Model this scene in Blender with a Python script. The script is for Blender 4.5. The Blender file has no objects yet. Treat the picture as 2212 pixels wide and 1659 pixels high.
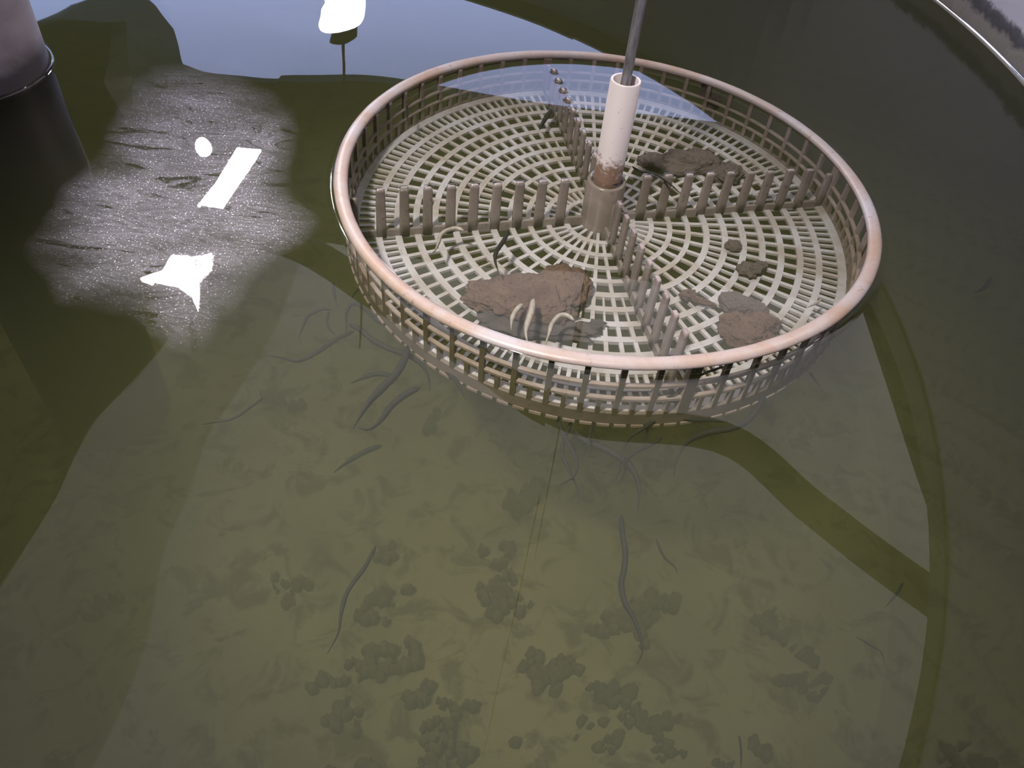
import bpy, bmesh, math, random
from mathutils import Vector, Matrix, noise
S = bpy.context.scene
COL = S.collection
PI = math.pi
random.seed(7)

# ------------------------------------------------------------------ camera, world, lights, exposure
cam_d = bpy.data.cameras.new('camera')
cam = bpy.data.objects.new('camera', cam_d); COL.objects.link(cam)
FWD = Vector((0.0, 0.6812572, -0.73204415))
RGT = Vector((0.99349487, 0.08336289, 0.07757943))
UPV = Vector((-0.11387686, 0.72728211, 0.67682553))
M = Matrix((RGT, UPV, -FWD)).transposed().to_4x4()
M.translation = Vector((0, 0, 0.3214))
cam.matrix_world = M
cam_d.sensor_fit = 'HORIZONTAL'; cam_d.sensor_width = 36.0
cam_d.lens = 36.0 * 1715.5 / 2212.0
cam_d.clip_start = 0.01; cam_d.clip_end = 60
S.camera = cam

w = bpy.data.worlds.new('world'); S.world = w; w.use_nodes = True
w.node_tree.nodes['Background'].inputs[0].default_value = (0.55, 0.62, 0.8, 1)
w.node_tree.nodes['Background'].inputs[1].default_value = 0.05

S.view_settings.view_transform = 'Standard'
S.view_settings.look = 'None'
S.view_settings.gamma = 1.0
S.view_settings.use_curve_mapping = False
S.view_settings.exposure = 0.0
S.cycles.use_denoising = True
S.cycles.max_bounces = 6
S.cycles.volume_bounces = 1
S.cycles.transparent_max_bounces = 16
S.cycles.sample_clamp_indirect = 6.0
S.cycles.caustics_reflective = False
S.cycles.caustics_refractive = False

def area_light(name, loc, target, sx, sy, power, col):
    l = bpy.data.lights.new(name, 'AREA'); l.shape = 'RECTANGLE'
    l.size = sx; l.size_y = sy; l.energy = power; l.color = col
    o = bpy.data.objects.new(name, l); COL.objects.link(o)
    o.location = loc
    o.rotation_euler = (Vector(target) - Vector(loc)).to_track_quat('-Z', 'Y').to_euler()
    return o
area_light('flood_lamp_light', (-1.69, 3.02, 2.375), (0, 0.5, 0), 0.10, 0.10, 24, (1.0, 0.94, 0.93))
sl = bpy.data.lights.new('torch_light', 'SPOT'); sl.energy = 155; sl.color = (1.0, 0.93, 0.87); sl.spot_size = math.radians(30); sl.spot_blend = 1.0; sl.shadow_soft_size = 0.06
so = bpy.data.objects.new('torch_light', sl); COL.objects.link(so); so.location = (-0.42, -0.25, 1.25)
so.rotation_euler = (Vector((0.0, 0.37, -0.1)) - Vector(so.location)).to_track_quat('-Z', 'Y').to_euler()
area_light('work_lamp_light', (1.35, 1.25, 1.35), (0, 0.5, 0), 0.18, 0.12, 12, (1.0, 0.86, 0.86))

# ------------------------------------------------------------------ helpers
def tag(o, label=None, cat=None, group=None, kind=None):
    if label: o['label'] = label
    if cat: o['category'] = cat
    if group: o['group'] = group
    if kind: o['kind'] = kind
    return o

def empty(name, loc=(0, 0, 0)):
    o = bpy.data.objects.new(name, None); COL.objects.link(o); o.location = loc
    o.empty_display_size = 0.02
    return o

def build(name, verts, faces, mat, parent=None, smooth=False, keep=None):
    """verts are in world coordinates; the object keeps its parent's origin"""
    off = Vector(parent.location) if parent is not None and keep is None else Vector((0, 0, 0))
    if keep is not None: off = Vector(keep)
    me = bpy.data.meshes.new(name)
    me.from_pydata([tuple(Vector(v) - off) for v in verts], [], faces)
    me.validate(); me.update()
    bm = bmesh.new(); bm.from_mesh(me)
    bmesh.ops.recalc_face_normals(bm, faces=bm.faces); bm.to_mesh(me); bm.free()
    if smooth:
        for p in me.polygons: p.use_smooth = True
    me.materials.append(mat)
    o = bpy.data.objects.new(name, me); COL.objects.link(o)
    if parent is not None: o.parent = parent
    return o

def soften(o, width=0.0006, seg=2):
    m = o.modifiers.new('bevel', 'BEVEL'); m.width = width; m.segments = seg; m.limit_method = 'ANGLE'
    return o

class MB:
    def __init__(s): s.v = []; s.f = []
    def add(s, v, f):
        n = len(s.v); s.v += [tuple(p) for p in v]; s.f += [tuple(i + n for i in q) for q in f]
    def box(s, lo, hi):
        x0, y0, z0 = lo; x1, y1, z1 = hi
        s.add([(x0,y0,z0),(x1,y0,z0),(x1,y1,z0),(x0,y1,z0),(x0,y0,z1),(x1,y0,z1),(x1,y1,z1),(x0,y1,z1)],
              [(0,3,2,1),(4,5,6,7),(0,1,5,4),(1,2,6,5),(2,3,7,6),(3,0,4,7)])
    def sweep(s, sections, closed=False):
        """sections: list of equal-length loops"""
        n = len(sections[0]); k = len(sections); base = len(s.v)
        for sec in sections: s.v += [tuple(p) for p in sec]
        for i in range(k if closed else k - 1):
            a = base + i * n; b = base + ((i + 1) % k) * n
            for j in range(n):
                j2 = (j + 1) % n
                s.f.append((a + j, a + j2, b + j2, b + j))
        if not closed:
            s.f.append(tuple(base + j for j in reversed(range(n))))
            s.f.append(tuple(base + (k - 1) * n + j for j in range(n)))
    def done(s, name, mat, parent=None, smooth=False, keep=None):
        return build(name, s.v, s.f, mat, parent, smooth, keep)

def tube_pts(path, rad, n=12, closed=False, squash=None):
    """circular sections along a 3-D path"""
    P = [Vector(p) for p in path]; out = []
    up = Vector((0, 0, 1)); k = len(P)
    for i, p in enumerate(P):
        a = P[(i - 1) % k] if (closed or i > 0) else P[i]
        b = P[(i + 1) % k] if (closed or i < k - 1) else P[i]
        t = (b - a).normalized()
        s = t.cross(up)
        if s.length < 1e-4: s = t.cross(Vector((0, 1, 0)))
        s.normalize(); u = s.cross(t).normalized()
        r = rad[i] if isinstance(rad, (list, tuple)) else rad
        q = squash[i] if squash else (1, 1)
        out.append([p + s * (math.cos(2 * PI * j / n) * r * q[0]) + u * (math.sin(2 * PI * j / n) * r * q[1]) for j in range(n)])
    return out

def spline(P, per=6):
    P = [Vector(p) for p in P]
    if len(P) < 3: P = [P[0], (P[0] + P[1]) / 2, P[1]]
    Q = [P[0] * 2 - P[1]] + P + [P[-1] * 2 - P[-2]]
    out = []
    for i in range(1, len(Q) - 2):
        a, b, c, d = Q[i - 1], Q[i], Q[i + 1], Q[i + 2]
        for j in range(per):
            t = j / per
            out.append(0.5 * ((2 * b) + (c - a) * t + (2 * a - 5 * b + 4 * c - d) * t * t + (3 * b - a - 3 * c + d) * t ** 3))
    out.append(P[-1])
    return out

# ------------------------------------------------------------------ materials
def mat(name):
    m = bpy.data.materials.new(name); m.use_nodes = True
    nt = m.node_tree
    b = nt.nodes['Principled BSDF']
    return m, nt, b
def N(nt, t, **kw):
    n = nt.nodes.new(t)
    for k, v in kw.items():
        if k.startswith('i_'): n.inputs[k[2:].replace('_', ' ')].default_value = v
        else: setattr(n, k, v)
    return n
def coords(nt, scale=(1, 1, 1)):
    g = N(nt, 'ShaderNodeNewGeometry'); mp = N(nt, 'ShaderNodeMapping')
    mp.inputs['Scale'].default_value = scale
    nt.links.new(g.outputs['Position'], mp.inputs['Vector'])
    return mp.outputs['Vector']
def noise_tex(nt, vec, scale, detail=4, rough=0.55, dist=0.0):
    n = N(nt, 'ShaderNodeTexNoise'); n.inputs['Scale'].default_value = scale
    n.inputs['Detail'].default_value = detail; n.inputs['Roughness'].default_value = rough
    n.inputs['Distortion'].default_value = dist
    nt.links.new(vec, n.inputs['Vector']); return n.outputs['Fac']
def ramp(nt, fac, stops):
    r = N(nt, 'ShaderNodeValToRGB'); e = r.color_ramp.elements
    while len(e) < len(stops): e.new(0.5)
    for i, (p, c) in enumerate(stops):
        e[i].position = p; e[i].color = (c[0], c[1], c[2], 1) if not isinstance(c, (int, float)) else (c, c, c, 1)
    nt.links.new(fac, r.inputs['Fac']); return r.outputs['Color']
def mix(nt, fac, a, b, mode='MIX'):
    m = N(nt, 'ShaderNodeMix', data_type='RGBA', blend_type=mode)
    if isinstance(fac, (int, float)): m.inputs[0].default_value = fac
    else: nt.links.new(fac, m.inputs[0])
    for s, v in ((6, a), (7, b)):
        if isinstance(v, tuple): m.inputs[s].default_value = (*v, 1) if len(v) == 3 else v
        else: nt.links.new(v, m.inputs[s])
    return m.outputs[2]
def bump(nt, b, fac, strength, dist):
    n = N(nt, 'ShaderNodeBump'); n.inputs['Strength'].default_value = strength
    n.inputs['Distance'].default_value = dist
    nt.links.new(fac, n.inputs['Height']); nt.links.new(n.outputs['Normal'], b.inputs['Normal'])

def plastic(name, base, stain, amount, rough=0.45, scale=60):
    """aged plastic with blotchy algae and rust-brown stains"""
    m, nt, b = mat(name); v = coords(nt)
    big = noise_tex(nt, v, scale * 0.35, 5, 0.65, 0.6)
    fine = noise_tex(nt, v, scale * 4, 4, 0.7)
    f1 = ramp(nt, big, [(0.5 - amount * 0.28, 0.0), (0.62, 0.85)])
    c = mix(nt, f1, base, stain)
    f2 = ramp(nt, fine, [(0.60, 0.0), (0.74, 0.75)])
    dark = (stain[0] * 0.45, stain[1] * 0.4, stain[2] * 0.35)
    c = mix(nt, f2, c, dark)
    nt.links.new(c, b.inputs['Base Color'])
    b.inputs['Roughness'].default_value = rough
    bump(nt, b, fine, 0.25, 0.0006)
    return m
M_RIM = plastic('rim_plastic', (0.36, 0.325, 0.325), (0.30, 0.19, 0.12), 0.5, 0.42, 45)
M_GRID = plastic('grid_plastic', (0.47, 0.445, 0.47), (0.34, 0.29, 0.25), 0.25, 0.5, 70)
M_SIDE = plastic('side_plastic', (0.38, 0.315, 0.29), (0.17, 0.12, 0.08), 0.9, 0.5, 70)
M_OUTER = plastic('outer_face_plastic', (0.15, 0.115, 0.085), (0.06, 0.055, 0.02), 0.9, 0.6, 80)
M_BAND = plastic('band_plastic', (0.20, 0.16, 0.135), (0.09, 0.07, 0.045), 0.7, 0.55, 60)
M_DIV = plastic('divider_plastic', (0.285, 0.235, 0.228), (0.145, 0.115, 0.098), 0.8, 0.26, 50)

m, nt, b = mat('tube_plastic'); v = coords(nt); M_TUBE = m
g = N(nt, 'ShaderNodeSeparateXYZ'); nt.links.new(v, g.inputs[0])
hi = N(nt, 'ShaderNodeMapRange'); hi.inputs[1].default_value = 0.0; hi.inputs[2].default_value = 0.03
hi.inputs[3].default_value = 1.0; hi.inputs[4].default_value = 0.0; nt.links.new(g.outputs['Z'], hi.inputs[0])
n1 = noise_tex(nt, v, 160, 5, 0.7, 0.8)
ad = N(nt, 'ShaderNodeMath', operation='MULTIPLY_ADD'); ad.inputs[1].default_value = 0.55; nt.links.new(hi.outputs[0], ad.inputs[0]); nt.links.new(n1, ad.inputs[2])
f = ramp(nt, ad.outputs[0], [(0.72, 0.0), (0.88, 1.0)])
c = mix(nt, f, (0.52, 0.465, 0.455), (0.16, 0.10, 0.07))
f2 = ramp(nt, noise_tex(nt, v, 260, 3, 0.6), [(0.66, 0.0), (0.72, 0.7)])
c = mix(nt, f2, c, (0.34, 0.28, 0.25)); nt.links.new(c, b.inputs['Base Color']); b.inputs['Roughness'].default_value = 0.38

m, nt, b = mat('galvanised_steel'); M_ROD = m; v = coords(nt, (1, 1, 0.2))
c = ramp(nt, noise_tex(nt, v, 220, 4, 0.7), [(0.35, (0.20, 0.19, 0.19)), (0.65, (0.42, 0.41, 0.42))])
nt.links.new(c, b.inputs['Base Color']); b.inputs['Metallic'].default_value = 0.75; b.inputs['Roughness'].default_value = 0.38

m, nt, b = mat('pvc_pipe_grey'); M_PIPE = m; v = coords(nt)
n1 = noise_tex(nt, v, 22, 6, 0.65, 0.5)
c = ramp(nt, n1, [(0.3, (0.26, 0.225, 0.245)), (0.7, (0.40, 0.355, 0.385))])
g = N(nt, 'ShaderNodeSeparateXYZ'); nt.links.new(v, g.inputs[0])
ad = N(nt, 'ShaderNodeMath', operation='MULTIPLY_ADD'); ad.inputs[1].default_value = 0.02; nt.links.new(n1, ad.inputs[0]); nt.links.new(g.outputs['Z'], ad.inputs[2])
band = N(nt, 'ShaderNodeMapRange'); band.inputs[1].default_value = 0.020; band.inputs[2].default_value = 0.034; nt.links.new(ad.outputs[0], band.inputs[0])
c = mix(nt, band.outputs[0], (0.075, 0.065, 0.07), c)
nt.links.new(c, b.inputs['Base Color']); b.inputs['Roughness'].default_value = 0.42

m, nt, b = mat('tank_wall_paint'); M_TANK = m; v = coords(nt)
g = N(nt, 'ShaderNodeSeparateXYZ'); nt.links.new(v, g.inputs[0])
n1 = noise_tex(nt, v, 34, 6, 0.7, 0.4)
zz = N(nt, 'ShaderNodeMath', operation='MULTIPLY_ADD'); zz.inputs[1].default_value = -0.030; nt.links.new(n1, zz.inputs[0]); nt.links.new(g.outputs['Z'], zz.inputs[2])
rr = N(nt, 'ShaderNodeMapRange'); rr.inputs[1].default_value = -0.02; rr.inputs[2].default_value = 0.05; nt.links.new(zz.outputs[0], rr.inputs[0])
c = ramp(nt, rr.outputs[0], [(0.0, (0.26, 0.23, 0.20)), (0.24, (0.36, 0.33, 0.30)), (0.33, (0.10, 0.095, 0.11)), (0.43, (0.16, 0.155, 0.175)), (0.50, (0.82, 0.80, 0.92))])
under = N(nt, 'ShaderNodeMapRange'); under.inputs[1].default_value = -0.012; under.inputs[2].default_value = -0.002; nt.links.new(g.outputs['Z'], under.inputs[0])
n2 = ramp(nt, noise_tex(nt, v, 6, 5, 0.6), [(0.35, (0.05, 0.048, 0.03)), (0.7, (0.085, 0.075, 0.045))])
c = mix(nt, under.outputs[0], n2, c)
nt.links.new(c, b.inputs['Base Color']); b.inputs['Roughness'].default_value = 0.6
bump(nt, b, n1, 0.3, 0.002)

m, nt, b = mat('tank_floor_silt'); M_FLOOR = m; v = coords(nt)
n1 = noise_tex(nt, v, 5, 6, 0.6, 0.3)
n2 = noise_tex(nt, v, 26, 5, 0.65, 0.6)
c = ramp(nt, n1, [(0.3, (0.34, 0.31, 0.15)), (0.7, (0.62, 0.57, 0.30))])
f = ramp(nt, n2, [(0.50, 0.0), (0.62, 0.8)])
c = mix(nt, f, c, (0.16, 0.12, 0.05))
nt.links.new(c, b.inputs['Base Color']); b.inputs['Roughness'].default_value = 0.9

def simple(name, col, rough=0.6, var=0.25, scale=30, metal=0.0):
    m, nt, b = mat(name); v = coords(nt)
    n = noise_tex(nt, v, scale, 5, 0.65, 0.3)
    c = ramp(nt, n, [(0.3, tuple(k * (1 - var) for k in col)), (0.7, tuple(k * (1 + var) for k in col))])
    nt.links.new(c, b.inputs['Base Color']); b.inputs['Roughness'].default_value = rough; b.inputs['Metallic'].default_value = metal
    return m
def food_mat(name, a, bcol, dk, scale=180):
    m, nt, b = mat(name); v = coords(nt)
    n1 = noise_tex(nt, v, scale * 0.3, 6, 0.7, 0.5); n2 = noise_tex(nt, v, scale * 2.2, 5, 0.75)
    c = ramp(nt, n1, [(0.33, a), (0.66, bcol)])
    f = ramp(nt, n2, [(0.54, 0.0), (0.66, 0.9)])
    c = mix(nt, f, c, dk); nt.links.new(c, b.inputs['Base Color']); b.inputs['Roughness'].default_value = 0.75
    bump(nt, b, n2, 1.0, 0.006)
    return m
M_FOOD = food_mat('food_paste', (0.19, 0.11, 0.08), (0.33, 0.21, 0.145), (0.07, 0.035, 0.03))
M_FOOD2 = food_mat('food_paste_mauve', (0.21, 0.165, 0.155), (0.29, 0.23, 0.205), (0.11, 0.075, 0.07))
M_SEDI = food_mat('food_crumbs_mat', (0.16, 0.13, 0.12), (0.24, 0.19, 0.17), (0.09, 0.065, 0.06), 240)
M_EEL = simple('eel_skin', (0.013, 0.013, 0.009), 0.8, 0.35, 300)
M_EELP = simple('eel_skin_pale', (0.33, 0.29, 0.25), 0.4, 0.3, 260)
M_ROOMWALL = simple('room_wall_board', (0.035, 0.036, 0.03), 0.8, 0.3, 3)
M_CONC = simple('concrete', (0.12, 0.12, 0.11), 0.85, 0.3, 6)
M_DARK = simple('black_rubber', (0.012, 0.013, 0.011), 0.7, 0.3, 20)
M_RIMT = simple('tank_rim_fibreglass', (0.05, 0.052, 0.05), 0.55, 0.2, 15)
def emis(name, col, s, tex=None):
    m, nt, b = mat(name)
    b.inputs['Base Color'].default_value = (0.3, 0.3, 0.3, 1)
    b.inputs['Emission Color'].default_value = (*col, 1); b.inputs['Emission Strength'].default_value = s
    return m
M_ROOFLIT = emis('translucent_roof_sheet', (0.95, 0.90, 0.98), 1.95)
M_ROOFDIM = emis('dimmer_roof_sheet', (0.95, 0.88, 0.90), 1.3)  # weaker emission, standing in for the falloff of the roof glow
M_DAY = emis('daylight_doorway', (0.46, 0.56, 1.0), 4.8)
M_LAMP = emis('lamp_glass', (1.0, 0.95, 1.0), 200)
M_BULB = emis('bulb_glass', (1.0, 0.93, 1.0), 16)

# water: clear surface over a murky body
def water_surface(nt, ripple=True, gloss_rough=0.0, extra=None):
    out = nt.nodes['Material Output']
    tr = N(nt, 'ShaderNodeBsdfTransparent'); tr.inputs[0].default_value = (0.97, 0.98, 0.96, 1)
    gl = N(nt, 'ShaderNodeBsdfGlossy'); gl.inputs['Roughness'].default_value = gloss_rough
    fr = N(nt, 'ShaderNodeFresnel'); fr.inputs['IOR'].default_value = 1.333
    mx = N(nt, 'ShaderNodeMixShader')
    if ripple:
        v = coords(nt); [q for q in nt.nodes if q.type == 'MAPPING'][-1].inputs['Location'].default_value = (0, 0, 1.37)
        g = N(nt, 'ShaderNodeSeparateXYZ'); nt.links.new(v, g.inputs[0])
        # calmer inside the tray and to the right, livelier by the outlet pipe
        amp = N(nt, 'ShaderNodeMapRange'); amp.inputs[1].default_value = 0.02; amp.inputs[2].default_value = -0.22
        amp.inputs[3].default_value = 0.10; amp.inputs[4].default_value = 1.0; nt.links.new(g.outputs['X'], amp.inputs[0])
        n1 = noise_tex(nt, v, 4.2, 1.0, 0.3, 0.5)
        mu = N(nt, 'ShaderNodeMath', operation='MULTIPLY'); nt.links.new(n1, mu.inputs[0]); nt.links.new(amp.outputs[0], mu.inputs[1])
        bp = N(nt, 'ShaderNodeBump'); bp.inputs['Strength'].default_value = 1.0; bp.inputs['Distance'].default_value = 0.0042
        nt.links.new(mu.outputs[0], bp.inputs['Height'])
        nt.links.new(bp.outputs['Normal'], gl.inputs['Normal']); nt.links.new(bp.outputs['Normal'], fr.inputs['Normal'])
    nt.links.new(fr.outputs[0], mx.inputs[0]); nt.links.new(tr.outputs[0], mx.inputs[1]); nt.links.new(gl.outputs[0], mx.inputs[2])
    nt.links.new(mx.outputs[0], out.inputs['Surface'])
m, nt, b = mat('murky_water'); nt.nodes.remove(b); M_WATER = m
water_surface(nt)
sc = N(nt, 'ShaderNodeVolumeScatter'); sc.inputs['Color'].default_value = (0.80, 0.85, 0.40, 1); sc.inputs['Density'].default_value = 0.85
sc.inputs['Anisotropy'].default_value = 0.0
ab = N(nt, 'ShaderNodeVolumeAbsorption'); ab.inputs['Color'].default_value = (0.42, 0.42, 0.25, 1); ab.inputs['Density'].default_value = 3.4
ads = N(nt, 'ShaderNodeAddShader'); nt.links.new(sc.outputs[0], ads.inputs[0]); nt.links.new(ab.outputs[0], ads.inputs[1])
nt.links.new(ads.outputs[0], nt.nodes['Material Output'].inputs['Volume'])
m, nt, b = mat('water_edge'); nt.nodes.remove(b); M_MEN = m; water_surface(nt, False, 0.05)

m, nt, b = mat('scum_film'); M_FILM = m; v = coords(nt)
spk = ramp(nt, noise_tex(nt, v, 850, 2, 0.6), [(0.63, 0.0), (0.68, 1.0)])
cc = mix(nt, spk, (0.30, 0.28, 0.31), (0.9, 0.88, 0.92)); nt.links.new(cc, b.inputs['Base Color']); b.inputs['Roughness'].default_value = 0.24
b.inputs['Specular IOR Level'].default_value = 0.5
fine = noise_tex(nt, v, 1500, 3, 0.7)
bump(nt, b, fine, 0.9, 0.0006)
sw = noise_tex(nt, coords(nt, (1.0, 3.2, 1.0)), 16, 6, 0.62, 1.6)
uvn = N(nt, 'ShaderNodeAttribute', attribute_name='edge')
al = ramp(nt, sw, [(0.36, 0.05), (0.45, 0.55), (0.50, 0.28), (0.56, 0.62), (0.62, 0.34), (0.70, 0.70)])
sp = ramp(nt, noise_tex(nt, v, 850, 2, 0.6), [(0.63, 0.0), (0.68, 0.6)])
mm = N(nt, 'ShaderNodeMath', operation='ADD', use_clamp=True); nt.links.new(al, mm.inputs[0]); nt.links.new(sp, mm.inputs[1])
m2 = N(nt, 'ShaderNodeMath', operation='MULTIPLY'); nt.links.new(mm.outputs[0], m2.inputs[0]); nt.links.new(uvn.outputs['Fac'], m2.inputs[1])
nt.links.new(m2.outputs[0], b.inputs['Alpha'])
# ------------------------------------------------------------------ the room (seen only mirrored in the water)
WZ = -0.003            # water level
def slab(name, lo, hi, mt, label=None):
    mb = MB(); mb.box(lo, hi); o = mb.done(name, mt); tag(o, label, kind='structure'); return o
X0, X1, Y0, Y1, ZF, ZC = -5.0, 5.0, -3.0, 5.0, -0.75, 2.75
slab('floor', (X0, Y0, ZF - 0.1), (X1, Y1, ZF), M_CONC)
slab('wall_left', (X0 - 0.15, Y0, ZF), (X0, Y1, ZC), M_ROOMWALL)
slab('wall_right', (X1, Y0, ZF), (X1 + 0.15, Y1, ZC), M_ROOMWALL)
slab('wall_front', (X0, Y0 - 0.15, ZF), (X1, Y0, ZC), M_ROOMWALL)
DX0, DX1, DZ = -4.4, 1.3, 2.32
mb = MB(); mb.box((X0, Y1, ZF), (DX0, Y1 + 0.15, ZC)); mb.box((DX1, Y1, ZF), (X1, Y1 + 0.15, ZC)); mb.box((DX0, Y1, DZ), (DX1, Y1 + 0.15, ZC))
tag(mb.done('wall_back', M_ROOMWALL), kind='structure')
dr = slab('door_1', (DX0, Y1 + 0.10, ZF), (DX1, Y1 + 0.13, DZ), M_DAY)
# ceiling: dark boards with one run of translucent sheeting over the tank
PX0, PX1, PY0, PY1 = -1.35, 2.1, 0.7, 3.9
mb = MB()
QX = PX0 - 0.55
mb.box((X0, Y0, ZC), (QX, Y1, ZC + 0.1)); mb.box((PX1, Y0, ZC), (X1, Y1, ZC + 0.1))
mb.box((QX, Y0, ZC), (PX1, PY0, ZC + 0.1)); mb.box((QX, PY1, ZC), (PX1, Y1, ZC + 0.1))
tag(mb.done('ceiling', M_ROOMWALL), kind='structure')
slab('window_1', (PX0, PY0, ZC + 0.04), (PX1, PY1, ZC + 0.08), M_ROOFLIT)

slab('added_dim_sheet', (QX, PY0, ZC + 0.04), (PX0, PY1, ZC + 0.08), M_ROOFDIM)  # added dimmer sheet, steps the mirrored glow down toward the left

# lamps under the ceiling, seen as the white glints on the water
def batten(cx_, cy_, z, lx, ly, rz, lab):
    e = empty('ceiling_lamp', (cx_, cy_, z)); e.rotation_euler = (0, 0, rz)
    tag(e, lab, 'lamp')
    mb = MB(); mb.box((-lx/2 - .02, -ly/2 - .02, 0), (lx/2 + .02, ly/2 + .02, 0.06)); h = mb.done('housing', M_DARK, e, keep=(0, 0, 0)); soften(h, .008)
    mb = MB(); mb.box((-lx/2, -ly/2, -0.015), (lx/2, ly/2, 0.0)); d = mb.done('diffuser', M_LAMP, e, keep=(0, 0, 0))
    mb = MB(); mb.box((-.01, -.01, .06), (.01, .01, ZC - z)); mb.done('hanger', M_ROD, e, keep=(0, 0, 0))
    return e
batten(-1.72, 3.84, 2.40, 0.14, 0.62, 0.0, 'long ceiling lamp mirrored as the upright white bar on the water')
al_ = empty('ceiling_lamp', (-1.70, 2.98, 2.40)); tag(al_, 'ceiling lamp shaped like its own rippled reflection, mirrored as the white arrowhead on the water', 'lamp')
AP = [(-1.873, 2.924), (-1.755, 3.062), (-1.615, 3.19), (-1.600, 3.10), (-1.630, 3.004), (-1.586, 2.84), (-1.64, 2.91), (-1.702, 2.940), (-1.79, 2.925)]  # ripple distortion of the glint is put into the lamp outline
mb = MB(); mb.sweep([[(x, y, z) for x, y in AP] for z in (2.385, 2.40)]); mb.done('diffuser', M_LAMP, al_)
mb = MB(); mb.sweep([[(-1.70 + (x + 1.70) * 1.08, 2.98 + (y - 2.98) * 1.08, z) for x, y in AP] for z in (2.401, 2.46)]); mb.done('housing', M_DARK, al_)
mb = MB(); mb.box((-1.71, 2.97, 2.46), (-1.69, 2.99, ZC)); mb.done('hanger', M_ROD, al_)
def bulb(loc, r, lab, gm=None):
    e = empty('hanging_bulb', loc); tag(e, lab, 'lamp')
    bm = bmesh.new(); bmesh.ops.create_icosphere(bm, subdivisions=3, radius=r)
    me = bpy.data.meshes.new('globe'); bm.to_mesh(me); bm.free(); me.materials.append(gm or M_BULB)
    for p in me.polygons: p.use_smooth = True
    o = bpy.data.objects.new('globe', me); COL.objects.link(o); o.parent = e
    mb = MB(); mb.sweep(tube_pts([(0, 0, r * .8), (0, 0, r * 1.5)], r * .5, 12)); mb.done('lamp_socket', M_DARK, e, keep=(0, 0, 0))
    mb = MB(); mb.sweep(tube_pts([(0, 0, r * 1.4), (0, 0, ZC - loc[2])], .006, 6)); mb.done('cord', M_DARK, e, keep=(0, 0, 0))
bulb((-1.99, 4.16, 2.40), 0.045, 'small bulb mirrored as the white dot above the bar glint', M_LAMP)
bulb((-0.80, 3.0, 0.93), 0.095, 'globe lamp mirrored as the soft glare at the top edge')

# feed hopper hanging between tank and doorway (dark shape mirrored beside the pipe)
hp = empty('feed_hopper', (-2.84, 4.6, 1.78)); tag(hp, 'dark hanging feed hopper mirrored as the dark patch beside the pipe', 'hopper')
mb = MB()
mb.sweep([[(x * k1 + o1, y * k1, z) for x, y in ((-.26, -.2), (-.2, -.26), (.2, -.26), (.26, -.2), (.26, .2), (.2, .26), (-.2, .26), (-.26, .2))] for z, k1, o1 in ((0.0, .76, .20), (.05, 1.05, .15), (.27, 1.7, 0), (.62, 1.7, 0), (.66, 1.6, 0))])
mb.done('hopper_body', M_DARK, hp, keep=(0, 0, 0))
mb = MB(); mb.box((-.02, -.02, .65), (.02, .02, ZC - 1.78)); mb.done('hanger', M_ROD, hp, keep=(0, 0, 0))

# black air hoses sagging over the tank
def hose(P, r, lab):
    e = MB(); e.sweep(tube_pts(spline(P, 10), r, 14)); o = e.done('air_hose', M_DARK, smooth=True); tag(o, lab, 'hose'); return o
hose([(-2.4, 3.6, 2.73), (-1.75, 3.46, 2.45), (-1.36, 3.40, 2.40), (-1.0, 3.25, 2.40), (-0.5, 2.93, 2.40), (-0.06, 2.60, 2.40), (0.32, 2.37, 2.40), (0.98, 2.36, 2.40), (1.34, 2.02, 2.40), (1.75, 1.64, 2.40), (2.6, 1.1, 2.5), (3.4, 0.8, 2.73)], 0.075, 'thick black hose mirrored as the olive band across the water')

# ------------------------------------------------------------------ tank
TC = Vector((-0.54, 0.70, 0)); TR = 1.0; TH = 0.31; TB = -0.42
tank = empty('fish_tank', (TC.x, TC.y, TB)); tag(tank, 'round fibreglass fish tank with stained grey wall holding the water', 'tank')
def ring_verts(r, z, n=160): return [(TC.x + r * math.cos(2 * PI * j / n), TC.y + r * math.sin(2 * PI * j / n), z) for j in range(n)]
mb = MB()
mb.sweep([ring_verts(r, z) for r, z in ((1.0, TB - .02), (1.0, -0.1), (1.0, WZ), (1.0, 0.06), (1.0, TH), (1.012, TH), (1.012, TB - .02))], closed=True)
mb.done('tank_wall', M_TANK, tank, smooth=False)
mb = MB()
mb.sweep([ring_verts(r, z) for r, z in ((0.997, TH - .02), (0.996, TH + .008), (1.0, TH + .014), (1.045, TH + .014), (1.05, TH + .008), (1.05, TH - .02))], closed=True)
mb.done('tank_rim', M_RIMT, tank)
mb = MB()
nr, na = 30, 96
vs = []; fs = []
for i in range(nr + 1):
    r = 1.0 * i / nr
    for j in range(na):
        a = 2 * PI * j / na; x = TC.x + r * math.cos(a); y = TC.y + r * math.sin(a)
        vs.append((x, y, TB + 0.012 * noise.noise(Vector((x * 6, y * 6, 1.3))) * (1 - r ** 8)))
for i in range(nr):
    for j in range(na):
        a = i * na + j; b_ = i * na + (j + 1) % na
        fs.append((a, b_, b_ + na, a + na))
build('tank_floor', vs, fs, M_FLOOR, tank, smooth=True)
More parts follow.
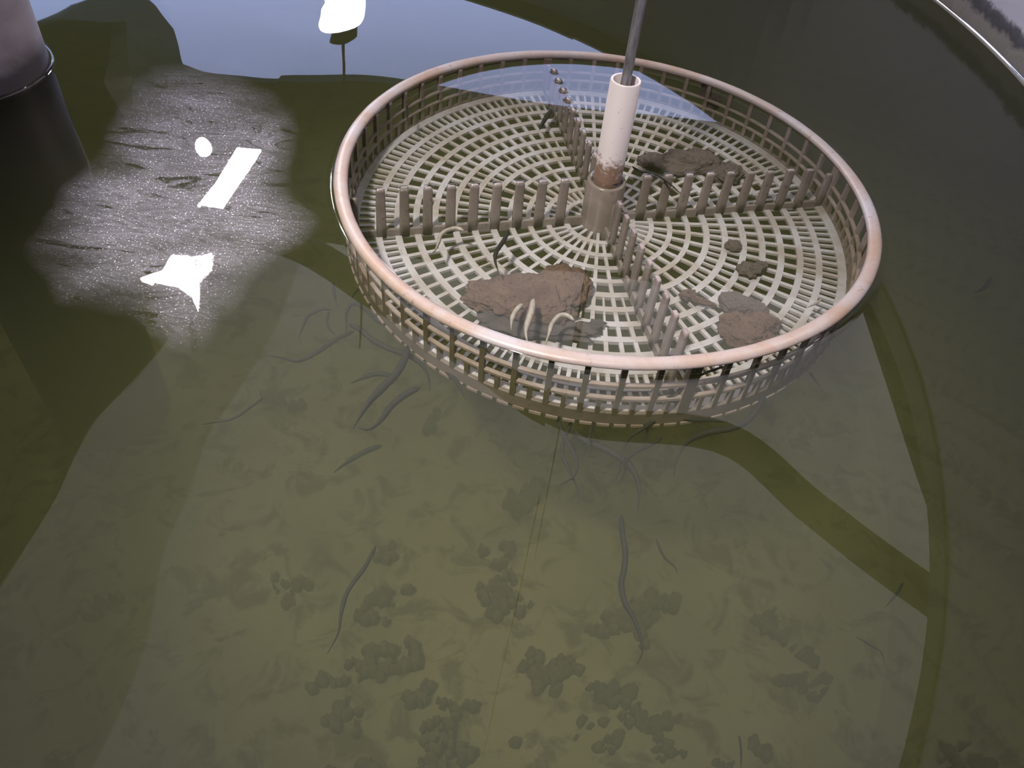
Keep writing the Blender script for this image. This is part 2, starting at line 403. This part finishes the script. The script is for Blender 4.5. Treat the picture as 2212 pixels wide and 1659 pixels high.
# silt clots lying on the tank floor
mb = MB()
random.seed(11)
for c in range(60):
    gx, gy = (random.gauss(0.05, 0.12), random.gauss(0.27, 0.085)) if c < 44 else (random.gauss(0.03, .2), random.gauss(0.42, .12))
    x, y = gx, gy
    for k in range(random.randint(2, 40)):
        x += random.gauss(0, .0052); y += random.gauss(0, .004)
        if (x - TC.x) ** 2 + (y - TC.y) ** 2 > .9: continue
        r = random.uniform(.0012, .0055); n = 7; ph = random.random() * 6
        zb = TB + 0.013
        top = [(x + r * .6 * math.cos(2*PI*j/n + ph), y + r * .5 * math.sin(2*PI*j/n + ph), zb + r * .5) for j in range(n)]
        bot = [(x + r * random.uniform(.8, 1.5) * math.cos(2*PI*j/n + ph), y + r * random.uniform(.6, 1.4) * math.sin(2*PI*j/n + ph), zb - .012) for j in range(n)]
        mb.sweep([bot, top])
M_CLOT = simple('silt_clot', (0.19, 0.155, 0.075), 0.9, 0.4, 60)
tag(mb.done('silt_clots', M_CLOT, smooth=True), 'dark silt clots scattered on the tank bottom, low in the photo', 'silt', kind='stuff')

# water body
vs = [(TC.x, TC.y, WZ)] + ring_verts(0.9995, WZ); n = 160
vs2 = ring_verts(0.9995, TB - 0.015)
fs = [(0, 1 + j, 1 + (j + 1) % n) for j in range(n)]
fs += [(1 + j, 161 + j, 161 + (j + 1) % n, 1 + (j + 1) % n) for j in range(n)]
fs += [tuple(161 + j for j in reversed(range(n)))]
water = build('tank_water', vs + vs2, fs, M_WATER)
tag(water, 'murky olive green water filling the round tank', 'water', kind='stuff')

# scum film, a thin irregular skin with feathered edge
film = [(-0.324,0.613),(-0.285,0.632),(-0.224,0.597),(-0.191,0.559),(-0.177,0.508),(-0.163,0.456),(-0.141,0.433),(-0.142,0.402),(-0.161,0.366),(-0.167,0.331),(-0.171,0.296),(-0.199,0.302),(-0.231,0.316),(-0.265,0.326),(-0.301,0.359),(-0.310,0.384),(-0.315,0.424),(-0.312,0.468),(-0.320,0.529),(-0.327,0.567)]
loop = spline([(x, y, 0) for x, y in film] + [(film[0][0], film[0][1], 0)], 6)[:-1]
cxf = sum(p.x for p in loop) / len(loop); cyf = sum(p.y for p in loop) / len(loop)
vs = []; fs = []; K = 14; nl = len(loop)
for i in range(K + 1):
    t = i / K
    for j, p in enumerate(loop):
        q = 1 + 0.08 * noise.noise(Vector((p.x * 40, p.y * 40, 0)))
        vs.append((cxf + (p.x - cxf) * t * q, cyf + (p.y - cyf) * t * q, WZ + 0.0005))
for i in range(K):
    for j in range(nl):
        a = i * nl + j; b_ = i * nl + (j + 1) % nl; fs.append((a, b_, b_ + nl, a + nl))
fo = build('scum_film', vs, fs, M_FILM)
at_ = fo.data.attributes.new('edge', 'FLOAT', 'POINT')
if len(fo.data.vertices) == len(vs):
    for i in range(len(vs)):
        t = (i // nl) / K; at_.data[i].value = max(0.0, min(1.0, (1 - t) * 2.2 * (1 + 0.9 * noise.noise(Vector((vs[i][0] * 22, vs[i][1] * 40, 4))))))
tag(fo, 'grey glittering scum film of tiny bubbles floating left of the tray', 'scum', kind='stuff')

# ------------------------------------------------------------------ feeding tray
HC = Vector((0.05310, 0.52080, 0.0)); TH0 = 0.28610
def pos(r, th, z, dz=0.0):
    """tray coordinates to world: the old tray is slightly warped and carries the refracted depth in its shape"""
    f = max(0.0, min(1.0, 1 + z / 0.0415)) * min(1.0, r / 0.19)
    rr = r + f * (-0.0007 * math.cos(2*th) + 0.0002 * math.sin(2*th) + 0.0003 * math.cos(3*th))
    dy = r * math.sin(th)
    zz = (z * (1 - 1.1 * dy) if z < 0 else z) + f * (-0.0005 * math.cos(2*th) - 0.0020 * math.sin(2*th) - 0.0010 * math.cos(3*th) + 0.0006 * math.sin(3*th))  # depth scaled with distance: refraction put into the shape
    return Vector((HC.x + rr * math.cos(th), HC.y + rr * math.sin(th), zz + dz))
tray = empty('feeding_tray', (HC.x, HC.y, 0)); tag(tray, 'round off-white plastic feeding tray with slotted floor hanging at the water surface', 'tray')
# rim
secs = []
for i in range(240):
    th = 2 * PI * i / 240; c = pos(0.1956, th, 0) + Vector((0, 0, -.0006))
    er = Vector((math.cos(th), math.sin(th), 0)); sec = []
    wob = 1 + 0.05 * noise.noise(Vector((math.cos(th) * 9, math.sin(th) * 9, 2)))
    for j in range(16):
        a = 2 * PI * j / 16
        sec.append(c + er * (0.0049 * wob * math.cos(a)) + Vector((0, 0, 0.0031 * wob * math.sin(a))))
    secs.append(sec)
mb = MB(); mb.sweep(secs, closed=True); mb.done('rim', M_RIM, tray, smooth=True)
def hoop(name, r0, r1, z0, z1, m, seg=240):
    mb = MB(); secs = []
    for i in range(seg):
        th = 2 * PI * i / seg
        secs.append([pos(r0, th, z0), pos(r1, th, z0), pos(r1, th, z1), pos(r0, th, z1)])
    mb.sweep(secs, closed=True); return mb.done(name, m, tray)
for zc, hh in ((-0.0192, 0.0013), (-0.0288, 0.0013)):
    soften(hoop('side_hoop', 0.1905, 0.1935, zc - hh, zc + hh, M_SIDE), .0006, 1)
soften(hoop('bottom_band', 0.1908, 0.1936, -0.0470, -0.0385, M_BAND), .0006, 1)
mb = MB()
for i in range(112):
    t0 = TH0 + 2 * PI * (i + .14) / 112; t1 = TH0 + 2 * PI * (i + .86) / 112
    mb.sweep([[pos(.1905, t0 + (t1 - t0) * k / 3, -.0484), pos(.1945, t0 + (t1 - t0) * k / 3, -.0484), pos(.1945, t0 + (t1 - t0) * k / 3, -.0468), pos(.1905, t0 + (t1 - t0) * k / 3, -.0468)] for k in range(4)])
mb.done('bottom_lip', M_SIDE, tray)
def bar(name, th, wt, r0, r1, z0, z1, m, n=4):
    mb = MB(); secs = []
    for i in range(n + 1):
        z = z0 + (z1 - z0) * i / n; d = wt / 2 / r0
        secs.append([pos(r0, th - d, z), pos(r0, th + d, z), pos(r1, th + d, z), pos(r1, th - d, z)])
    mb.sweep(secs); o = mb.done(name, m, tray)
    o.data.materials.append(M_OUTER)
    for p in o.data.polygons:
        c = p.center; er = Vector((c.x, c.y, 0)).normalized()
        if p.normal.dot(er) > 0.6: p.material_index = 1  # outward faces take the darker second material
    return o
random.seed(3)
for i in range(56):
    th = TH0 + 2 * PI * i / 56
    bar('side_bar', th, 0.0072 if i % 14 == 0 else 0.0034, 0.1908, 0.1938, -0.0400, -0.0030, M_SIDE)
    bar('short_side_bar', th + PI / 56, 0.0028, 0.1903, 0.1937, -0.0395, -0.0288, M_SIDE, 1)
# floor
FZ0, FZ1 = -0.0430, -0.0405
RG = [0.041 + 0.0144 * k for k in range(11)]
soften(hoop('floor_ledge', 0.1845, 0.1915, FZ0, FZ1 + .0006, M_GRID), .0005, 1)
for k, r in enumerate([0.0266] + RG[:-1]):
    wd = 0.0040 if k < 4 else 0.0049
    hoop('floor_ring', r - wd / 2, r + wd / 2, FZ0, FZ1, M_GRID, 120 if k < 4 else 200)
def spoke(th, rs, ws):
    mb = MB(); secs = []
    for r, wd in zip(rs, ws):
        d = wd / 2 / r
        secs.append([pos(r, th - d, FZ0 + .0003), pos(r, th + d, FZ0 + .0003), pos(r, th + d, FZ1 - .0003), pos(r, th - d, FZ1 - .0003)])
    mb.sweep(secs); mb.done('floor_spoke', M_GRID, tray)
for i in range(40):
    th = TH0 + 2 * PI * i / 40
    r0 = 0.0145 if i % 2 == 0 else 0.0266
    spoke(th, [r0, 0.07, 0.12, 0.1855], [0.0023, 0.0028, 0.0030, 0.0030])
    spoke(th + PI / 40, [RG[3], RG[5], RG[5] + .001, 0.1855], [0.0015, 0.0015, 0.0030, 0.0030])
for i in range(80):
    spoke(TH0 + 2 * PI * (i + .5) / 80, [RG[8], 0.1855], [0.0018, 0.0020])
# hub
mb = MB(); n = 32
def hubring(r, z, oct_=0.0): return [HC + Vector((r * math.cos(2*PI*j/n), r * math.sin(2*PI*j/n), z)) for j in range(n)]
mb.sweep([hubring(r, z) for r, z in ((0.0112, -0.050), (0.0112, -0.0045), (0.0122, -0.0036), (0.0140, -0.0036), (0.0147, -0.0048), (0.0150, -0.038), (0.0165, -0.050))], closed=True)
hub = mb.done('hub', M_DIV, tray, smooth=True); soften(hub, .0006, 1)
mb = MB(); n = 40
mb.sweep([[HC + Vector((r * math.cos(2*PI*j/n), r * math.sin(2*PI*j/n), z)) for j in range(n)] for r, z in
          ((0.0106, -0.016), (0.0106, 0.0735), (0.0101, 0.0741), (0.0088, 0.0741), (0.0084, 0.0735), (0.0084, -0.016))], closed=True)
o = mb.done('centre_tube', M_TUBE, tray, smooth=True); mod = o.modifiers.new('es', 'EDGE_SPLIT'); mod.split_angle = math.radians(50)
# dividers
for a in range(4):
    th = TH0 + a * PI / 2
    def P(r, off, z, th=th):
        p = pos(r, th, z); return p + Vector((-math.sin(th), math.cos(th), 0)) * off
    mb = MB(); secs = []
    for i in range(9):
        r = 0.0140 + (0.1905 - 0.0140) * i / 8
        secs.append([P(r, -.0015, -.0425), P(r, .0015, -.0425), P(r, .0012, -.0355), P(r, -.0012, -.0355)])
    mb.sweep(secs); div = mb.done('divider', M_DIV, tray)
    def tooth(rc, wd, thk, zt, lean=0.0):
        mb = MB(); secs = []
        for z, s in ((-.0415, 1.12), (-.030, 1.06), (-.015, 1.0), (zt - .0025, .96), (zt - .0009, .90), (zt - .0002, .72), (zt, .45)):
            sec = []
            for j in range(16):
                u = 2 * PI * j / 16; cu, su = math.cos(u), math.sin(u)
                e = 0.45
                sec.append(P(rc + wd / 2 * s * math.copysign(abs(cu) ** e, cu), thk / 2 * s * math.copysign(abs(su) ** e, su), z))
            secs.append(sec)
        mb.sweep(secs); mb.done('tooth', M_DIV, div, smooth=True, keep=(HC.x, HC.y, 0))
    for k in range(9):
        tooth(0.0325 + 0.017 * k, 0.0070, 0.0036, -0.0018 + random.uniform(-.0004, .0004))
    tooth(0.1872, 0.0055, 0.0036, -0.0075)

# steel rod hanging the tray
mb = MB(); mb.sweep(tube_pts([(HC.x, HC.y, -0.012), (HC.x, HC.y, 0.06), (HC.x, HC.y, 0.13), (HC.x, HC.y, 0.20)], 0.0034, 14))
rod = mb.done('steel_rod', M_ROD, smooth=True, keep=(HC.x, HC.y, 0)); rod.location = (HC.x, HC.y, 0)
tag(rod, 'thin grey steel rod rising out of the white tube', 'rod')

mb = MB(); mb.sweep(tube_pts([(0, 0, 0.198), (0, 0, 1.2), (0, 0, ZC + .01)], 0.0005, 6)); mb.done('nylon_line', M_DARK, rod, keep=(0, 0, 0))

# outlet pipe
PC = Vector((-0.458, 0.572, 0)); PR = 0.0616
pp = empty('standpipe', (PC.x, PC.y, -0.40)); tag(pp, 'thick dark grey pipe standing in the water at upper left', 'pipe')
mb = MB(); n = 64
mb.sweep([[PC + Vector((r * math.cos(2*PI*j/n), r * math.sin(2*PI*j/n), z)) for j in range(n)] for r, z in
          ((PR, -0.415), (PR, -0.2), (PR, 0.0), (PR, 0.16), (PR - .004, 0.16), (PR - .004, -0.415))], closed=True)
o = mb.done('pipe_body', M_PIPE, pp, smooth=True); mod = o.modifiers.new('es', 'EDGE_SPLIT'); mod.split_angle = math.radians(50)
# meniscus: the curled edge of water where it wets rim, teeth, tube, pipe and tank
mb = MB()
def menis(loop, outward=True, hgt=0.0016, wid=0.004, base=None):
    n = len(loop); L = [Vector((p[0], p[1], 0)) for p in loop]; secs = []
    for k in range(7):
        t = k / 6; d = wid * t ** 1.6; z = WZ + 0.0002 + hgt * math.exp(-3.6 * t ** 1.3) * (1 - t)
        sec = []
        for i in range(n):
            tg = (L[(i + 1) % n] - L[i - 1]).normalized(); nn = Vector((tg.y, -tg.x, 0))
            if not outward: nn = -nn
            p = L[i] + nn * d; sec.append((p.x, p.y, z))
        secs.append(sec)
    b0 = len(mb.v)
    for s in secs: mb.v += s
    for k in range(6):
        for i in range(n):
            a = b0 + k * n + i; c = b0 + k * n + (i + 1) % n
            mb.f.append((a, c, c + n, a + n))
def circ(c, r, n): return [(c.x + r * math.cos(2*PI*j/n), c.y + r * math.sin(2*PI*j/n)) for j in range(n)]
menis([tuple(pos(0.195, 2*PI*j/240, 0) + Vector((math.cos(2*PI*j/240), math.sin(2*PI*j/240), 0)) * .0046)[:2] for j in range(240)], True, .0018, .006)
menis([tuple(pos(0.195, 2*PI*j/240, 0) - Vector((math.cos(2*PI*j/240), math.sin(2*PI*j/240), 0)) * .0020)[:2] for j in range(240)], False, .0006, .0022)
menis(circ(HC, .0106, 48), True, .0018, .005)
menis(circ(PC, PR, 90), True, .0025, .007)
menis(circ(TC, .9993, 400), False, .0016, .005)
for a in range(4):
    th = TH0 + a * PI / 2; er = Vector((math.cos(th), math.sin(th), 0)); et = Vector((-er.y, er.x, 0))
    for k in range(9):
        c = pos(0.0325 + 0.017 * k, th, 0)
        menis([tuple(c + er * (.0031 * math.copysign(abs(math.cos(2*PI*j/20)) ** .5, math.cos(2*PI*j/20))) + et * (.0016 * math.copysign(abs(math.sin(2*PI*j/20)) ** .5, math.sin(2*PI*j/20))))[:2] for j in range(20)], True, .0012, .0030)
mo = mb.done('meniscus', M_MEN, smooth=True); mo.parent = water

# ------------------------------------------------------------------ food
def lump(name, parts, mt, label, kind=None, seed=0, cat='food'):
    mb = MB()
    for (dx, dy, z, rx, ry, rz, rot, rough) in parts:
        bm = bmesh.new(); bmesh.ops.create_icosphere(bm, subdivisions=5, radius=1)
        for v in bm.verts:
            p = v.co.copy()
            d = 1 + rough * noise.noise(p * 1.6 + Vector((seed, dx * 50, 0))) + rough * .5 * noise.noise(p * 4.3 + Vector((0, seed, dy * 50))) + rough * .28 * noise.noise(p * 11 + Vector((seed, 0, 3)))
            q = Vector((p.x * rx, p.y * ry, p.z * rz)) * d
            v.co = Matrix.Rotation(rot, 3, 'Z') @ q + Vector((HC.x + dx, HC.y + dy, z))
        bm.verts.index_update()
        mb.add([tuple(v.co) for v in bm.verts], [tuple(v.index for v in f.verts) for f in bm.faces]); bm.free()
    loc = (HC.x + parts[0][0], HC.y + parts[0][1], parts[0][2])
    o = mb.done(name, mt, smooth=True, keep=loc); o.location = loc
    tag(o, label, cat, kind=kind); return o
lump('food_lump', [(-.053, -.104, -.0375, .034, .022, .0095, .12, .30), (-.026, -.088, -.037, .020, .020, .0095, 0, .3), (-.078, -.108, -.0395, .015, .011, .006, 0, .35), (-.040, -.116, -.039, .024, .012, .007, .1, .3)], M_FOOD, 'largest rust-brown food lump with eels feeding, near left of tray', seed=1)
lump('food_lump', [(.073, .087, -.034, .030, .015, .0085, .25, .28), (.048, .085, -.035, .016, .010, .006, .1, .3), (.085, .100, -.034, .012, .010, .006, .1, .3)], M_FOOD2, 'oval mauve-brown food lump on the far right of the tray floor', seed=2)
lump('food_lump', [(.106, .077, -.034, .014, .010, .0075, .4, .3)], M_FOOD2, 'small dark food lump tucked against the oval mauve one', seed=8)
lump('food_lump', [(.098, -.085, -.038, .013, .009, .007, -.15, .3), (.108, -.088, -.0385, .011, .007, .006, -.1, .3)], M_FOOD2, 'small grey food lump behind the square brown one', seed=3)
lump('food_lump', [(.102, -.112, -.040, .018, .015, .008, .25, .32), (.114, -.102, -.0395, .012, .009, .007, 0, .3), (.094, -.104, -.0395, .010, .009, .007, 0, .3)], M_FOOD, 'square brown food lump by the near right wall', seed=4)
lump('food_lump', [(.103, -.016, -.0385, .0065, .0055, .0035, 0, .25)], M_FOOD2, 'pea-sized purple food crumb right of the near divider', seed=5)
lump('food_lump', [(.113, -.042, -.039, .010, .007, .0035, .3, .4), (.122, -.036, -.039, .005, .004, .003, .3, .4)], M_FOOD2, 'flat ragged food flake between purple crumb and brown lump', seed=6)
lump('food_lump', [(.064, -.079, -.0395, .006, .004, .003, .5, .4), (.074, -.085, -.0395, .009, .0025, .002, -.3, .4)], M_FOOD, 'brown food scrap beside the near divider teeth', seed=7)
lump('food_lump', [(.092, .180, -.012, .006, .002, .010, .3, .4), (.100, .172, -.020, .006, .003, .008, .3, .4)], M_FOOD2, 'grey food scrap clinging to the far inner wall', seed=9)
lump('food_crumbs', [(-.040, -.128, -.0420, .030, .010, .0028, .0, .5), (-.012, -.125, -.0415, .012, .006, .0022, .1, .5), (-.066, -.126, -.042, .014, .007, .0022, 0, .5), (.0, -.118, -.041, .005, .003, .002, 0, .4)], M_SEDI, 'loose grey food crumbs spread below the largest lump', kind='stuff', seed=10)

# ------------------------------------------------------------------ eels
def make_eel(label, r, tone, pts):
    r *= 1.15
    path = spline(pts, 8); n = len(path); rad = []; sq = []
    L = [0.0]
    for i in range(1, n): L.append(L[-1] + (path[i] - path[i - 1]).length)
    T = L[-1]
    for i in range(n):
        s = L[i] / T
        if s < 0.06: k = 0.45 + 0.45 * math.sin(PI / 2 * s / 0.06)
        elif s < 0.5: k = 0.9 + 0.1 * math.sin(PI * (s - .06) / .44)
        else: k = 1 - 0.82 * ((s - .5) / .5) ** 1.5
        rad.append(r * k)
        fl = max(0.0, (s - .55) / .45)
        sq.append((1 - .45 * fl, 1.08 + .35 * fl))
    a = path[0] - (path[1] - path[0]).normalized() * r * .5
    b_ = path[-1] + (path[-1] - path[-2]).normalized() * r * .5
    path = [a] + path + [b_]; rad = [r * .22] + rad + [r * .05]; sq = [sq[0]] + sq + [sq[-1]]
    mb = MB(); mb.sweep(tube_pts(path, rad, 10, squash=sq))
    c = path[len(path) // 2]
    o = mb.done('eel', M_EELP if tone else M_EEL, smooth=True, keep=tuple(c)); o.location = c
    tag(o, label, 'eel', group='young eels in and around the tray')
    return o
EELS=[
  ("dark eel arching over out from the tray's near left wall",0.00127,0,[(-0.0748,0.3846,-0.0568),(-0.0817,0.3908,-0.0568),(-0.0965,0.3968,-0.0568),(-0.1055,0.405,-0.0568),(-0.1142,0.4112,-0.0568),(-0.1188,0.4088,-0.0568),(-0.1193,0.3994,-0.0568),(-0.1169,0.3891,-0.0568),(-0.1139,0.3741,-0.0568)]),
  ('thin eel bowed like an arch, leftmost beside the tray',0.00098,0,[(-0.1344,0.4143,-0.068),(-0.1397,0.4145,-0.068),(-0.1453,0.4096,-0.068),(-0.1489,0.4035,-0.068),(-0.1493,0.3936,-0.068),(-0.1491,0.382,-0.068)]),
  ('tiny eel hooked in a U inside the arch left of the tray',0.00082,0,[(-0.1368,0.4161,-0.0725),(-0.1359,0.4062,-0.0725),(-0.1317,0.3982,-0.0725),(-0.1262,0.3937,-0.0725)]),
  ('long faint eel trailing off left toward the pale ripple',0.00143,0,[(-0.1156,0.3992,-0.0725),(-0.123,0.3926,-0.0725),(-0.1296,0.3836,-0.0725),(-0.1349,0.3755,-0.0725),(-0.1453,0.3657,-0.0725),(-0.1568,0.3664,-0.0725),(-0.1684,0.367,-0.0725)]),
  ("long eel running parallel to the tray's left wall, tail curling down",0.00172,0,[(-0.1165,0.3964,-0.0635),(-0.1093,0.3934,-0.0635),(-0.0987,0.3846,-0.0635),(-0.0867,0.3783,-0.0635),(-0.0753,0.3746,-0.0635),(-0.0677,0.3713,-0.0635),(-0.0602,0.3646,-0.0635),(-0.0553,0.3557,-0.0635),(-0.0528,0.3439,-0.0635)]),
  ('thickest eel, straight and diagonal, left of the tray',0.00235,0,[(-0.072,0.3726,-0.0545),(-0.0723,0.3587,-0.0545),(-0.0754,0.3459,-0.0545),(-0.0812,0.3339,-0.0545),(-0.0867,0.3215,-0.0545),(-0.0899,0.3089,-0.0545),(-0.0919,0.2994,-0.0545)]),
  ('stout eel curved like a ladle below the thickest eel',0.00187,0,[(-0.0595,0.3414,-0.059),(-0.0678,0.3329,-0.059),(-0.074,0.323,-0.059),(-0.0773,0.313,-0.059),(-0.081,0.3056,-0.059),(-0.0849,0.3025,-0.059),(-0.0898,0.303,-0.059)]),
  ('faint arched eel crossing behind the thickest eel',0.00143,0,[(-0.083,0.3704,-0.0815),(-0.093,0.3698,-0.0815),(-0.1008,0.3656,-0.0815),(-0.1086,0.3584,-0.0815)]),
  ("short eel with its tail poking down from the tray's lower left wall",0.00134,0,[(-0.0477,0.3598,-0.0545),(-0.0411,0.3523,-0.0545),(-0.0364,0.3474,-0.0545),(-0.0321,0.3407,-0.0545),(-0.0288,0.333,-0.0545)]),
  ("faint upright eel left of the tray's stained corner",0.00104,0,[(-0.143,0.4534,-0.077),(-0.1395,0.4418,-0.077),(-0.1341,0.4274,-0.077)]),
  ("thin eel hanging straight against the tray's left wall",0.00082,0,[(-0.1124,0.4301,-0.059),(-0.1093,0.426,-0.059),(-0.1069,0.4184,-0.059),(-0.1047,0.4076,-0.059)]),
  ("faint thin eel slanting up to the tray's left wall",0.00068,0,[(-0.1181,0.4439,-0.068),(-0.1218,0.4355,-0.068),(-0.123,0.4271,-0.068)]),
  ("tiny eel dangling alone below the tray's lower left edge",0.00074,0,[(-0.0073,0.345,-0.059),(-0.0054,0.3389,-0.059),(-0.0049,0.3335,-0.059),(-0.0023,0.3269,-0.059)]),
  ('wriggling eel below the tray with a hooked lower end',0.00129,0,[(0.0291,0.3402,-0.0635),(0.0342,0.3248,-0.0635),(0.038,0.3153,-0.0635),(0.0426,0.3062,-0.0635),(0.045,0.297,-0.0635),(0.0432,0.2884,-0.0635),(0.0352,0.2808,-0.0635)]),
  ('eel crossing the hooked one below the tray, tail pointing down',0.00114,0,[(0.0422,0.3413,-0.068),(0.039,0.3281,-0.068),(0.036,0.3164,-0.068),(0.0368,0.3056,-0.068),(0.0419,0.2936,-0.068),(0.0464,0.283,-0.068),(0.0474,0.2772,-0.068),(0.0468,0.2712,-0.068)]),
  ('thin upright eel right of the two crossed eels',0.00072,0,[(0.0548,0.3332,-0.059),(0.0519,0.3192,-0.059),(0.0512,0.3093,-0.059),(0.0535,0.3,-0.059)]),
  ('large eel curving from under the tray down to the right',0.00187,0,[(0.0426,0.3275,-0.068),(0.0506,0.3208,-0.068),(0.0611,0.3167,-0.068),(0.0706,0.3116,-0.068),(0.0783,0.3051,-0.068),(0.0823,0.2962,-0.068),(0.0838,0.2862,-0.068),(0.0826,0.2722,-0.068)]),
  ("brown eel lying flat against the tray's bottom edge then trailing down left",0.00115,0,[(0.1382,0.339,-0.0545),(0.1281,0.3386,-0.0545),(0.1157,0.3371,-0.0545),(0.1017,0.337,-0.0545),(0.0919,0.3321,-0.0545),(0.0847,0.3248,-0.0545),(0.0768,0.317,-0.0545),(0.0725,0.3088,-0.0545),(0.0703,0.3,-0.0545),(0.0702,0.2928,-0.0545)]),
  ('short eel with a blunt head aimed up right across the olive band',0.00116,0,[(0.0983,0.3264,-0.0635),(0.0907,0.3197,-0.0635),(0.0828,0.3141,-0.0635),(0.0775,0.308,-0.0635),(0.0736,0.3021,-0.0635)]),
  ('tiny upright eel linking the brown eel and the short blunt one',0.00073,0,[(0.0903,0.3352,-0.0612),(0.0873,0.324,-0.0613),(0.0853,0.3149,-0.0612)]),
  ("boldest black eel sweeping in an S from the tray's lower right",0.00186,0,[(0.1643,0.3608,-0.05),(0.1577,0.3479,-0.05),(0.1493,0.3363,-0.05),(0.1381,0.329,-0.05),(0.1239,0.3236,-0.05),(0.1131,0.3165,-0.05),(0.1067,0.3081,-0.05),(0.1028,0.2981,-0.05),(0.101,0.2877,-0.05)]),
  ('thread-thin eel forking left beneath the curved large eel',0.00058,0,[(0.074,0.3122,-0.0725),(0.0718,0.3012,-0.0725),(0.0688,0.2935,-0.0725)]),
  ('thread-thin eel forking right beneath the curved large eel',0.00057,0,[(0.077,0.3083,-0.0725),(0.0748,0.2995,-0.0725),(0.0721,0.2919,-0.0725)]),
  ('very long wavy eel swimming alone in open water below the tray',0.00154,0,[(0.0736,0.2696,-0.0725),(0.0741,0.2579,-0.0725),(0.0756,0.2467,-0.0725),(0.0749,0.2356,-0.0725),(0.0731,0.2247,-0.0725),(0.0751,0.2135,-0.0725),(0.0796,0.2052,-0.0725),(0.0829,0.1949,-0.0725),(0.0837,0.1866,-0.0725),(0.081,0.1802,-0.0725)]),
  ('long faint eel alone at lower left of the open water',0.00114,0,[(-0.0671,0.2359,-0.0815),(-0.0706,0.222,-0.0815),(-0.0748,0.2121,-0.0815),(-0.0771,0.2037,-0.0815),(-0.0771,0.1926,-0.0815),(-0.0762,0.182,-0.0815),(-0.079,0.1708,-0.0815)]),
  ('small faint eel right of the long wavy one',0.00069,0,[(0.0982,0.2684,-0.0905),(0.1023,0.2571,-0.0905),(0.1088,0.2503,-0.0905),(0.1096,0.246,-0.0905)]),
  ('tiny eel touching the top of the boldest black eel',0.00059,0,[(0.1189,0.3375,-0.0568),(0.1212,0.3332,-0.0568),(0.1212,0.3276,-0.0568)]),
  ("thin eel swimming alone near the pipe's lower end",0.00072,0,[(-0.1571,0.3254,-0.068),(-0.1625,0.3166,-0.068),(-0.1707,0.3058,-0.068),(-0.187,0.2988,-0.068)]),
  ('hair-thin eel bent like a bow near the right of the open water',0.00038,0,[(0.2059,0.2141,-0.0815),(0.2137,0.2096,-0.0815),(0.2181,0.2064,-0.0815),(0.2182,0.1986,-0.0815)]),
  ('hair-thin upright eel at the bottom edge of the photo',0.00046,0,[(0.1336,0.1527,-0.0815),(0.1336,0.1449,-0.0815),(0.1323,0.135,-0.0815)]),
  ('tiny eel crossing the dark olive band on the right',0.00067,0,[(0.2413,0.2518,-0.0815),(0.2362,0.2445,-0.0815),(0.2268,0.2346,-0.0815)]),
  ('blurry short eel alone at far right',0.00156,0,[(0.3953,0.5614,-0.0815),(0.386,0.5475,-0.0815),(0.3723,0.5361,-0.0815)]),
  ('very faint thick eel deep below the ladle-shaped eel',0.00156,0,[(-0.0847,0.3327,-0.113),(-0.0937,0.3265,-0.113),(-0.1027,0.3173,-0.113),(-0.1105,0.3065,-0.113)]),
  ("tiny eel off the tray's right wall, by the grey reflection",0.0008,0,[(0.2056,0.4022,-0.0635),(0.2083,0.395,-0.0635),(0.2113,0.3884,-0.0635)]),
  ('wire-thin black eel at the surface beside the white tube',0.0007,0,[(0.0726,0.543,-0.004),(0.0778,0.5382,-0.004),(0.086,0.5373,-0.004),(0.0929,0.5336,-0.004),(0.1009,0.5246,-0.004),(0.1079,0.5143,-0.004)]),
  ('olive eel climbing out from the top of the large brown lump',0.00144,0,[(-0.015,0.4633,-0.018),(-0.0172,0.451,-0.018),(-0.0211,0.4376,-0.018),(-0.0208,0.4274,-0.018),(-0.0171,0.4151,-0.018)]),
  ('pale eel hanging from the large brown lump, tail at the rim',0.00191,1,[(0.0076,0.3943,-0.02),(0.0071,0.3833,-0.02),(0.0051,0.3685,-0.02),(0.0051,0.3612,-0.02),(0.0068,0.3531,-0.02)]),
  ('pale hooked eel right of the hanging pale one',0.00132,1,[(0.0342,0.3799,-0.02),(0.0302,0.3832,-0.02),(0.0251,0.3819,-0.02),(0.0208,0.3733,-0.02),(0.0195,0.3645,-0.02),(0.0173,0.3516,-0.02)]),
  ('grey blurry eel left of the hanging pale one',0.00149,1,[(0.0007,0.3931,-0.024),(-0.003,0.3861,-0.024),(-0.0047,0.3777,-0.024),(-0.0045,0.3681,-0.024)]),
  ("grey eel draped over the left divider's base strip",0.0013,1,[(-0.0473,0.4632,-0.022),(-0.0525,0.4645,-0.022),(-0.0586,0.4605,-0.022),(-0.062,0.4544,-0.022),(-0.0622,0.4468,-0.022),(-0.0633,0.437,-0.022),(-0.0658,0.4319,-0.022)]),
  ('thin grey eel on the tray floor by its lower right wall',0.00081,1,[(0.2095,0.4419,-0.03),(0.2035,0.4359,-0.03),(0.1967,0.4304,-0.03)]),
  ('black eel threaded through the outer bars of the near wall',0.0007,0,[(0.1248,0.3432,-0.011),(0.12,0.3427,-0.0141),(0.1145,0.3417,-0.0172),(0.1093,0.34,-0.0204),(0.1045,0.3387,-0.0235),(0.1011,0.3352,-0.0266),(0.0986,0.3331,-0.0298),(0.0947,0.3338,-0.0329),(0.0902,0.3382,-0.036)]),
  ('dark stubby eel beside the far divider on the tray floor',0.00179,0,[(0.0073,0.6497,-0.022),(0.0035,0.6374,-0.022),(0.0006,0.6257,-0.022),(-0.0012,0.6144,-0.022)]),
  ('thin eel stuck upright on the far left inner wall',0.00076,0,[(-0.1121,0.6072,-0.01),(-0.1109,0.5982,-0.01),(-0.1074,0.5824,-0.01)]),
]
for e in EELS: make_eel(*e)
